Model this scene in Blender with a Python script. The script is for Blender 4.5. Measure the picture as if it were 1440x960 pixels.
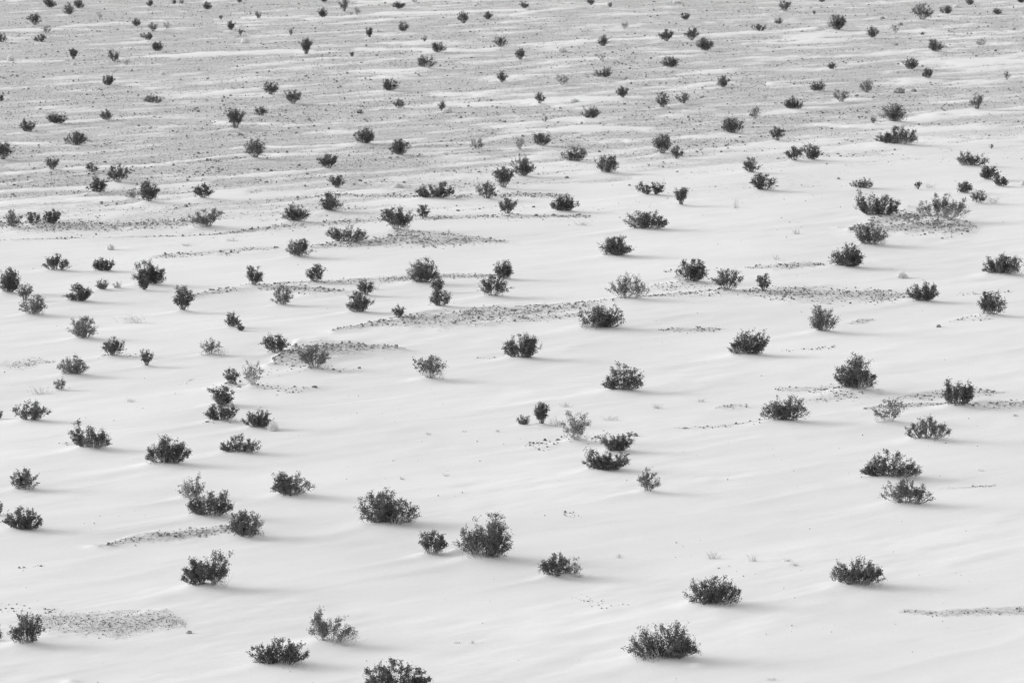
import bpy, math, random
import numpy as np
from mathutils import Vector

for o in list(bpy.data.objects):
    bpy.data.objects.remove(o)
scene = bpy.context.scene
COL = scene.collection

# ------------------------------------------------------------------ camera
CAM_H = 28.0                      # metres above the plain
F = 4800.0                        # focal length in survey-grid units (1440 wide)
PITCH = math.atan(800.0 / F)
cam_data = bpy.data.cameras.new('camera')
cam_data.sensor_width = 36.0
cam_data.lens = 36.0 * F / 1440.0
cam_data.clip_start = 1.0
cam_data.clip_end = 20000.0
cam = bpy.data.objects.new('camera', cam_data)
cam.location = (0, 0, CAM_H)
cam.rotation_euler = (math.pi / 2 - PITCH, 0, 0)
COL.objects.link(cam)
scene.camera = cam

# ------------------------------------------------------------------ sky and sun
SUN_EL = math.radians(17.0)
SUN_AZ = math.radians(6.0)        # how far beyond square-left the sun stands
world = bpy.data.worlds.new('World')
scene.world = world
world.use_nodes = True
nt = world.node_tree
bg = nt.nodes['Background']
sky = nt.nodes.new('ShaderNodeTexSky')
sky.sky_type = 'NISHITA'
sky.sun_disc = False
sky.sun_elevation = SUN_EL
sky.sun_rotation = math.radians(270) + SUN_AZ
sky.altitude = 300
sky.air_density = 1.0
sky.dust_density = 1.2
bw = nt.nodes.new('ShaderNodeRGBToBW')      # black-and-white photograph
nt.links.new(sky.outputs[0], bw.inputs[0])
nt.links.new(bw.outputs[0], bg.inputs['Color'])
bg.inputs['Strength'].default_value = 0.15

S = Vector((-math.cos(SUN_EL) * math.cos(SUN_AZ), math.cos(SUN_EL) * math.sin(SUN_AZ), math.sin(SUN_EL)))
sun_data = bpy.data.lights.new('sun', 'SUN')
sun_data.energy = 0.5
sun_data.angle = math.radians(24)
sun_data.color = (1, 1, 1)
sun = bpy.data.objects.new('sun', sun_data)
sun.rotation_euler = (-S).to_track_quat('-Z', 'Y').to_euler()
sun.location = S * 300
COL.objects.link(sun)

vs = scene.view_settings
vs.view_transform = 'Standard'
vs.look = 'None'
vs.gamma = 1.0
vs.use_curve_mapping = False
vs.exposure = 1.82
scene.render.engine = 'CYCLES'
scene.cycles.max_bounces = 6
scene.cycles.diffuse_bounces = 2

# ------------------------------------------------------------------ survey
# Field survey: every shrub as (across, down, width, height, form, density) in survey-grid units (1440 x 960);
# turned into ground positions and metres by place() below.
# forms: d dome, r round, v vase, t tall, f flat, m two lobes, o open dome, w wide ragged
SHRUBS = [
(70,11,19,12,'r',1.0),(97,21,17,17,'r',.6),(111,12,16,13,'r',.8),(49,35,18,18,'v',.75),(65,47,15,10,'v',.5),(2,59,15,13,'r',.8),
(57,58,16,10,'f',1),(140,26,7,12,'v',.2),(211,9,8,9,'r',1),(245,6,6,7,'r',.9),(256,5,8,5,'f',.7),(292,13,14,10,'r',.95),
(336,4,8,7,'r',1),(192,36,12,10,'r',1),(215,44,14,12,'v',.7),(235,40,10,11,'v',.3),(311,27,6,7,'v',.6),(325,42,13,13,'v',.95),
(338,50,6,10,'t',.7),(209,56,10,10,'r',1),(201,52,9,6,'f',.7),(221,72,19,12,'r',.95),(103,84,12,15,'t',1),(160,88,19,15,'v',.75),
(178,92,6,6,'v',.5),(152,120,17,14,'r',1),(216,146,25,13,'w',.7),(1,143,9,9,'r',1),(149,168,16,14,'r',.9),(331,180,25,28,'t',.95),
(456,3,12,8,'r',1),(484,17,13,18,'t',.7),(502,23,9,11,'v',.4),(561,13,18,10,'f',1),(583,4,7,5,'v',.5),(454,26,13,13,'r',1),
(363,26,9,10,'v',.7),(652,34,15,18,'v',.8),(686,29,12,10,'r',1),(409,49,5,9,'t',.7),(520,53,10,14,'t',1),(567,44,13,13,'r',.95),
(597,58,7,7,'v',.6),(431,77,17,23,'t',1),(617,73,18,14,'r',1),(495,80,6,7,'v',.9),(600,97,28,17,'r',.75),(704,67,18,14,'v',.75),
(706,116,14,15,'v',.85),(548,127,26,16,'r',.85),(381,133,22,17,'v',.95),(412,146,23,19,'v',.85),(561,151,17,12,'r',.75),(506,159,8,6,'d',.8),
(367,162,17,14,'r',.85),(622,157,11,13,'t',.75),
(737,14,12,10,'r',.85),(831,7,11,9,'v',.9),(858,10,6,7,'v',.7),(964,29,12,9,'r',1),(878,40,11,10,'v',.35),(848,65,15,15,'r',.8),
(937,59,20,16,'v',.95),(973,58,18,17,'v',.9),(992,72,25,18,'r',1),(1068,45,20,9,'f',.85),(732,84,17,15,'v',.85),(847,88,14,13,'v',.18),
(942,96,23,15,'d',1),(848,110,24,14,'w',.75),(790,120,18,14,'v',.5),(1017,124,16,15,'r',1),(759,147,13,16,'v',.85),(876,140,18,14,'v',.95),
(932,152,19,20,'v',.75),(961,147,20,16,'v',.6),(1062,167,18,17,'v',.55),(831,167,22,17,'w',.8),
(1104,17,17,16,'v',.75),(1156,3,10,6,'f',.8),(1094,33,12,9,'w',.6),(1145,21,5,5,'v',.7),(1177,43,28,20,'r',1),(1227,55,18,16,'r',.75),
(1297,30,30,23,'v',.7),(1330,20,17,11,'r',.85),(1363,7,13,9,'r',.85),(1402,21,12,8,'d',1),(1435,5,11,9,'r',1),(1260,47,10,10,'v',.45),
(1298,51,5,4,'r',.9),(1316,73,23,15,'r',1),(1380,65,14,10,'w',.3),(1280,97,24,15,'r',.85),(1304,110,15,14,'r',1),(1170,97,12,10,'w',.75),
(1416,112,9,13,'v',.55),(1149,129,20,14,'w',.85),(1219,131,20,17,'v',.7),(1183,144,23,16,'v',.6),(1116,154,25,18,'w',.95),(1374,154,20,21,'v',.65),
(1257,172,36,24,'r',.85),
(40,184,26,17,'r',.85),(81,173,26,17,'w',.95),(107,203,30,19,'r',.95),(4,226,26,25,'v',.85),(73,240,22,17,'v',.9),(128,244,19,13,'r',.75),
(166,258,29,24,'v',.75),(138,271,27,21,'r',.9),(185,280,14,17,'w',.35),(209,286,30,27,'v',1),(286,281,26,19,'v',.85),(359,224,30,27,'v',.85),
(18,322,22,23,'v',.65),(47,318,20,17,'r',.75),(73,317,23,19,'r',1),(293,321,45,26,'o',.65),
(513,203,30,22,'r',1),(563,220,28,22,'r',.95),(672,212,25,16,'v',.5),(462,239,27,20,'v',1),(474,264,23,17,'v',.85),(467,297,33,26,'r',.85),
(612,280,48,25,'w',.85),(708,265,26,29,'t',.95),(685,280,32,25,'v',.6),(714,301,25,22,'v',.85),(595,305,17,16,'r',.9),(558,325,40,32,'v',.9),
(415,312,35,25,'w',.85),
(731,211,15,18,'v',.45),(762,205,27,18,'v',.9),(808,228,34,23,'w',.75),(735,249,30,26,'r',.8),(851,244,33,23,'r',.95),(932,217,25,29,'v',.9),
(952,224,16,18,'v',.8),(766,172,9,6,'d',.4),(1032,187,32,22,'r',.9),(1057,244,24,21,'r',.75),(1074,267,33,23,'r',.85),(916,275,36,19,'m',.75),
(958,288,20,23,'t',.85),(793,297,36,24,'w',.9),(908,323,55,26,'w',.95),
(1093,197,20,20,'v',.8),(1228,175,9,10,'v',.6),(1260,206,53,27,'w',.95),(1117,229,22,19,'v',.95),(1141,227,26,21,'r',.9),(1366,233,40,20,'w',.85),
(1391,251,26,18,'r',1),(1408,260,20,15,'r',.95),(1357,270,21,16,'r',1),(1376,285,22,19,'r',.65),(1213,264,30,14,'w',.7),(1232,308,62,37,'w',.75),
(1326,312,66,38,'o',.55),(1291,264,8,10,'v',.8),(1394,209,6,6,'v',.6),
(79,381,43,23,'o',.75),(146,381,31,18,'w',.95),(12,411,34,32,'r',1),(35,421,22,21,'v',.7),(46,442,38,25,'r',.7),(112,424,38,23,'d',.95),
(144,407,18,14,'w',.65),(165,405,12,9,'r',.35),(208,400,50,32,'w',.9),(203,407,16,16,'v',1),(257,436,28,33,'v',.85),(357,402,28,24,'v',.85),
(117,476,44,29,'r',.7),(327,460,18,18,'r',.95),(338,465,11,9,'r',1),(159,501,33,26,'r',.8),(206,514,18,22,'v',.75),(297,500,33,23,'v',.45),
(421,361,35,24,'r',.85),(488,343,54,24,'w',.8),(444,396,26,23,'v',.85),(397,427,30,25,'r',.65),(514,413,25,20,'v',.85),(504,439,41,28,'r',.85),
(593,397,50,35,'r',.75),(616,408,19,19,'v',.85),(620,432,34,25,'r',.75),(707,391,30,24,'r',.9),(694,417,43,28,'o',.8),(561,451,18,16,'v',.75),
(388,499,37,26,'v',.85),(442,519,48,31,'v',.7),
(866,361,46,28,'d',1),(971,397,44,28,'r',.95),(880,424,66,35,'o',.5),(1022,412,42,27,'v',.75),(1074,413,20,24,'v',.75),(845,464,66,32,'d',.9),
(735,504,53,33,'r',.95),(1053,500,56,34,'w',.95),
(1226,346,46,28,'r',.8),(1191,377,49,31,'d',.95),(1410,388,56,29,'w',.95),(1298,425,44,26,'w',.95),(1395,443,38,29,'r',.95),(1158,467,44,34,'r',.7),
(103,528,43,27,'w',.65),(84,547,17,15,'r',.6),(43,594,51,30,'w',.65),(-1,588,7,12,'r',1),(128,636,56,37,'w',.8),(236,657,58,40,'r',.9),
(338,642,57,26,'w',.75),(325,542,24,20,'v',.75),(310,573,42,25,'w',.9),(313,596,46,27,'w',.8),(356,546,28,34,'v',.35),(363,606,38,27,'w',.9),
(33,692,43,27,'r',.75),
(605,534,45,32,'v',.6),(877,551,56,37,'w',.8),(736,599,19,14,'w',.6),(762,598,21,28,'t',.95),(809,622,40,38,'v',.55),(866,638,54,27,'w',.85),
(854,665,67,29,'w',.9),(911,695,32,29,'o',.65),
(1202,550,57,46,'r',.95),(1104,596,62,36,'w',.8),(1251,596,45,31,'v',.5),(1346,573,46,39,'r',.85),(1304,621,64,35,'o',.65),(1254,676,82,37,'w',.85),
(1275,712,72,36,'o',.7),
(-2,727,10,17,'r',.9),(32,750,54,30,'d',1),(270,703,33,33,'w',.45),(294,730,64,35,'d',.95),(348,755,54,33,'r',.85),(292,830,70,50,'m',.9),
(36,907,45,40,'r',.85),(-2,900,8,22,'r',.6),
(411,701,60,34,'d',.85),(548,740,88,49,'w',.85),(682,786,76,56,'r',.85),(606,781,42,31,'v',.9),(463,908,82,54,'o',.5),(393,937,84,38,'d',.9),
(556,976,88,46,'w',.9),
(781,812,43,31,'d',1),(804,808,26,27,'w',.35),(1001,851,76,38,'d',.9),(934,930,98,51,'d',.85),(1205,824,75,38,'d',.95),
]
# pale leafless balls and mounds of dry twigs (across, down, width, height)
DRY_BUSHES = [(629,160,17,9),(791,75,16,9),(807,146,18,8),(560,265,18,8),(1269,392,18,11),(384,606,19,16),(104,93,9,6),(228,106,9,6),(345,62,14,9),(15,88,12,9),
(155,352,13,10),(1440,262,10,9),(1345,12,10,5),(952,6,15,5)]
# dry grass or twig tufts (across, down, width, height)
TUFTS = [(190,455,38,16),(57,555,32,16),(781,600,22,18),(925,575,20,9),(795,573,18,8),(1396,287,26,13),(1306,265,22,8),(1035,294,10,18),(485,908,38,20),
(1034,846,18,12),(812,812,22,7),(820,318,22,7),(383,430,0,0),(528,408,12,10),(1120,330,14,10),(1092,366,9,8),(985,566,16,6),(1108,790,16,6),(870,785,10,8),
(1000,786,26,12),(1060,790,18,12),(325,340,18,6),(262,347,16,6),(1428,586,12,6),(860,592,24,8),(1200,950,0,0),(183,566,14,8),(1380,663,10,4),(566,675,10,7),(626,670,10,6),
(1085,957,16,6),(663,905,10,6),(642,905,9,5),(1208,786,0,0),(602,612,9,5),(653,608,8,4),(700,608,9,5),(260,704,16,30),(1090,585,0,0),(310,500,22,12),(1118,796,14,6)]
# isolated dark stones (across, down, width)
ROCKS = [(1265,131,14),(1285,129,8),(266,890,8),(506,255,6),(885,261,4),(1179,252,5),(797,251,6),(245,52,4),(118,198,8),(211,181,4),
(1260,64,6),(1266,36,8),(1241,27,7),(893,613,9),(1320,460,7),(568,257,5),(150,256,5),(469,520,5),(1426,42,5),(1297,94,5)]
# exposed gravel beds: spine points (across, down, half thickness), stone density, stone size m, raised height m
BEDS = [
('b1',[(435,348,2),(500,344,5),(560,336,10),(620,337,11),(670,337,6),(710,340,2)],1.0,.09,.05),
('b2',[(468,468,1.5),(520,459,4),(570,452,8),(625,449,13),(680,446,13),(740,440,8),(830,430,4)],1.0,.10,.12),
('b2b',[(720,451,3),(760,450,5),(812,444,3)],.6,.10,.04),
('b3',[(385,510,6),(410,500,13),(440,496,12),(490,494,8),(530,493,5),(570,494,1.5)],1.1,.10,.20),
('b3b',[(378,522,5),(430,518,8),(480,520,6),(510,520,3)],.25,.10,0),
('b4',[(262,418,3),(310,408,4),(360,402,5),(400,404,7),(440,408,5),(485,409,2)],.9,.10,.10),
('b5',[(292,548,4),(320,544,9),(360,548,10),(400,552,5),(445,546,3)],.45,.11,.06),
('b5b',[(285,598,2),(330,597,3),(345,594,2)],.5,.10,0),
('b6',[(148,770,1.5),(175,764,5),(220,757,7),(280,751,7),(330,748,8),(362,748,5)],1.0,.08,.10),
('b7',[(30,875,9),(80,876,13),(130,879,15),(180,878,17),(230,873,12),(262,880,5)],.8,.036,.02),
('b7b',[(-30,858,8),(20,858,7),(60,862,9),(78,859,3)],.35,.08,.02),
('b7c',[(-20,806,3),(5,806,3),(40,797,4),(62,796,2)],.35,.08,0),
('b8',[(803,840,4),(830,843,8),(860,848,8),(884,850,3)],.30,.07,0),
('b9',[(1272,856,3),(1320,860,4),(1380,857,5),(1450,857,6),(1520,857,4)],.75,.07,.03),
('b10',[(738,630,4),(770,628,10),(810,620,10),(850,613,8),(880,606,3)],.30,.09,.02),
('b11',[(1195,326,4),(1230,318,9),(1270,313,15),(1310,316,16),(1350,320,8),(1372,318,2)],1.1,.13,.15),
('b12',[(885,421,1.5),(960,416,4),(1030,412,5),(1090,414,10),(1160,417,12),(1230,417,10),(1282,418,5)],.8,.09,.08),
('b13',[(1048,378,1.5),(1085,377,4),(1130,374,5),(1160,375,2)],.7,.10,.05),
('b14',[(1090,548,4),(1140,550,6),(1190,553,10),(1245,552,3)],.55,.08,.03),
('b14b',[(1130,563,2),(1170,561,4),(1205,558,2)],.5,.08,0),
('b15',[(1215,576,2),(1280,571,3),(1350,572,5),(1400,570,6),(1470,570,6)],.85,.08,.04),
('b15b',[(1262,561,2),(1300,556,6),(1370,551,7),(1412,552,2)],.7,.08,.03),
('b16',[(1006,574,2),(1022,573,4),(1052,571,2)],.7,.08,.02),
('b16b',[(935,604,1),(1000,602,2),(1060,597,3),(1085,594,2)],.6,.07,.02),
('b17',[(-60,320,6),(0,319,6),(80,320,9),(180,318,8),(280,314,7)],.8,.10,.05),
('b18',[(210,362,2),(260,358,4),(320,355,5),(360,352,5),(390,350,2)],.55,.10,.03),
('b19',[(390,398,2),(460,395,4),(540,392,5),(600,388,4),(690,387,3),(720,384,1)],.8,.05,.03),
('b20',[(720,434,1),(790,430,3),(850,427,2),(880,425,1)],.6,.07,.03),
('b21',[(890,408,6),(940,403,8),(1000,402,6)],.35,.06,.0),
('b22',[(925,465,1),(960,464,4),(1000,464,3),(1015,463,1)],.8,.07,.03),
('b23',[(1335,452,1),(1370,447,4),(1400,445,3)],.6,.08,.02),
('b24',[(1195,455,1),(1212,451,4),(1228,449,1)],.7,.08,.02),
('b25',[(1330,688,1),(1360,687,2),(1400,684,2)],.6,.06,0),
('b26',[(758,727,1),(790,725,4),(820,727,2)],.3,.07,0),
('b27',[(1340,414,3),(1360,413,4),(1420,412,2)],.4,.08,0),
('b28',[(250,540,1),(270,533,3),(290,531,1)],.4,.07,0),
('b29',[(80,625,1),(105,626,3),(125,628,1)],.5,.07,0),
('b30',[(670,503,1),(685,503,2),(700,502,1)],.5,.07,0),
('b31',[(1100,493,1),(1140,492,3),(1175,488,2)],.4,.08,0),
('b32',[(0,340,0.5),(300,330,1),(420,316,4),(560,306,4),(700,304,3),(830,304,2)],.7,.09,.02),
('b33',[(440,275,1),(560,276,3),(650,277,4),(740,274,4),(800,275,3)],.7,.09,.02),
('b34',[(0,513,6),(40,511,8),(80,508,3)],.5,.04,0),
('b35',[(140,502,3),(180,500,4),(215,500,2)],.4,.04,0),
('b36',[(1080,378,2),(1000,380,2),(930,382,1)][::-1],.35,.08,0),
]
# tongues of clean sand across the far gravel plain: spine points (across, down, half thickness)
TONGUES = [[(-20,44,3),(60,41,4),(150,31,4),(230,28,2)],[(160,85,2),(250,80,5),(350,74,5),(440,72,2)],[(0,87,2),(90,86,2)],
[(500,68,3),(600,70,4),(700,70,2)],[(340,26,2),(480,24,4),(560,20,4),(740,14,3)],[(850,60,2),(960,50,4),(1090,46,4),(1150,40,2)],
[(1080,64,2),(1180,58,4),(1260,54,3)],[(1270,92,5),(1340,90,12),(1440,90,18),(1560,88,16)],[(720,22,2),(790,12,4),(860,6,2)],
[(720,64,2),(800,62,3),(900,56,2)],[(500,2,3),(580,2,3),(640,0,2)],[(1080,120,2),(1160,112,2)],[(880,76,2),(1000,72,3)],[(460,101,1),(580,100,4),(640,98,1)],
[(0,246,2),(100,240,4),(220,232,3),(330,221,3),(400,219,1)],[(0,270,4),(130,264,5),(300,256,4),(430,243,2)],[(0,285,4),(150,279,5),(330,268,4),(480,255,3)],
[(560,205,1),(680,200,4),(800,180,6),(920,178,4)],[(330,205,2),(440,205,3),(520,200,2)],[(880,198,3),(1000,192,4),(1080,188,2)],
[(1150,178,3),(1220,178,6),(1330,162,4),(1440,158,3)],[(700,144,2),(800,148,3),(900,136,3)],[(1100,52,2),(1230,48,3)],[(300,170,2),(400,173,4),(480,170,1)],
[(0,200,3),(100,205,3),(200,198,2)],[(230,140,1),(300,128,2),(420,122,2)]]
# outlines of the larger shrubs as overlapping crowns: (offset, depth offset, width, height) as fractions
CROWNS = {
(548,740): [(-.10,0,.80,.86),(-.04,.05,.36,1.0),(.24,-.05,.52,.62),(-.26,0,.46,.78)],
(682,786): [(.06,0,.78,.94),(-.30,.05,.40,.72),(.16,.1,.46,1.0),(.26,-.05,.48,.72)],
(606,781): [(-.04,0,.86,1.0),(.30,.05,.36,.84)],
(934,930): [(-.08,0,.84,.84),(.14,.05,.56,1.0),(.28,-.03,.46,.66),(-.30,0,.42,.66)],
(463,908): [(.06,0,.62,.66),(-.18,.05,.34,.70),(-.16,.1,.14,1.0),(.30,0,.40,.40)],
(393,937): [(-.26,0,.50,.74),(.02,.03,.52,1.0),(.26,0,.48,.80)],
(556,976): [(-.25,0,.50,.74),(.08,.03,.60,1.0),(.36,.04,.30,.68)],
(292,830): [(-.20,0,.52,.82),(.20,.04,.58,1.0),(-.36,0,.30,.55)],
(1001,851): [(-.20,0,.62,.96),(.12,.04,.62,1.0),(.30,0,.42,.80)],
(1205,824): [(-.22,0,.56,.86),(.10,.03,.62,1.0),(.30,0,.42,.62)],
(1254,676): [(.02,0,.58,1.0),(-.24,.03,.36,.80),(-.40,0,.20,.42),(.32,0,.36,.48)],
(1275,712): [(-.18,0,.62,.92),(.04,.03,.60,1.0),(.30,0,.42,.66)],
(1202,550): [(.06,0,.72,.92),(.02,.04,.42,1.0),(-.30,.02,.38,.66),(.36,0,.30,.40)],
(1104,596): [(-.22,0,.60,.82),(.18,.04,.62,1.0),(0,0,.5,.8)],
(1346,573): [(.04,0,.88,.70),(.30,.03,.40,.80),(-.28,.05,.18,1.0)],
(1304,621): [(0,0,.46,1.0),(-.28,0,.40,.56),(.30,0,.42,.62)],
(866,638): [(-.14,0,.66,.90),(.08,.02,.56,.84),(.28,.03,.42,1.0)],
(854,665): [(0,0,.66,.76),(-.28,.03,.42,1.0),(.26,0,.48,.82),(-.04,-.03,.5,.7)],
(877,551): [(-.06,0,.60,1.0),(.26,0,.46,.80),(-.34,0,.32,.46)],
(845,464): [(-.14,0,.74,.92),(.24,0,.54,.84),(.0,.05,.5,1.0)],
(735,504): [(-.02,0,.74,.92),(.22,.03,.48,.86),(.12,.04,.34,1.0),(-.34,0,.32,.70)],
(1053,500): [(.02,0,.56,.96),(.28,.03,.46,1.0),(-.18,.02,.40,.82),(-.38,0,.26,.42)],
(1410,388): [(-.02,0,.70,.86),(-.02,.04,.26,1.0),(.28,0,.46,.80),(-.32,0,.36,.66)],
(1191,377): [(-.04,0,.84,.96),(.10,.03,.60,1.0),(.30,0,.40,.70)],
(908,323): [(-.14,0,.66,1.0),(.16,.03,.54,.92),(.38,0,.24,.60)],
(1260,206): [(.04,0,.58,1.0),(-.28,0,.46,.62),(.30,0,.42,.74)],
(880,424): [(-.14,0,.50,.86),(.10,.03,.54,.90),(.34,0,.34,.60),(-.02,.05,.20,1.0)],
(1232,308): [(-.14,0,.56,.74),(.18,0,.48,.84),(-.30,.06,.22,1.0),(.36,.04,.26,.70)],
(1326,312): [(.0,0,.70,.76),(.06,.05,.24,.92),(-.34,.03,.30,.66),(.36,.03,.28,.72),(-.14,.08,.14,1.0)],
(236,657): [(.06,0,.60,1.0),(-.14,.02,.48,.84),(.32,0,.38,.72),(-.42,-.02,.16,.56)],
(128,636): [(.04,0,.70,.80),(-.32,.05,.32,1.0),(.26,-.02,.48,.68)],
(411,701): [(.05,0,.88,.90),(-.22,.04,.50,1.0)],
(43,594): [(.20,0,.58,.92),(-.22,.02,.50,.90),(.14,.05,.2,1.0)],
(32,750): [(-.12,0,.72,1.0),(.22,0,.54,.98)],
(294,730): [(0,0,.80,.90),(.30,.03,.38,1.0),(-.30,0,.38,.66)],
(593,397): [(-.14,0,.56,.74),(.08,.05,.60,1.0),(.30,0,.38,.78)],
(208,400): [(-.08,0,.60,.96),(.06,.05,.36,1.0),(.30,0,.40,.66)],
(488,343): [(.08,0,.70,.96),(-.32,.05,.36,.98),(.32,0,.34,.76)],
(612,280): [(-.10,0,.70,.72),(.26,.04,.44,1.0),(-.34,0,.30,.60)],
(79,381): [(-.16,0,.54,.84),(.0,.05,.30,1.0),(.28,0,.42,.64)],
(338,642): [(-.06,0,.58,1.0),(.28,0,.46,.72),(-.36,-.02,.28,.46)],
(310,573): [(-.02,0,.86,.94),(.14,0,.6,1.0)],
(313,596): [(-.08,0,.62,1.0),(.20,0,.56,.84),(-.34,0,.30,.72)],
}
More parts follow.
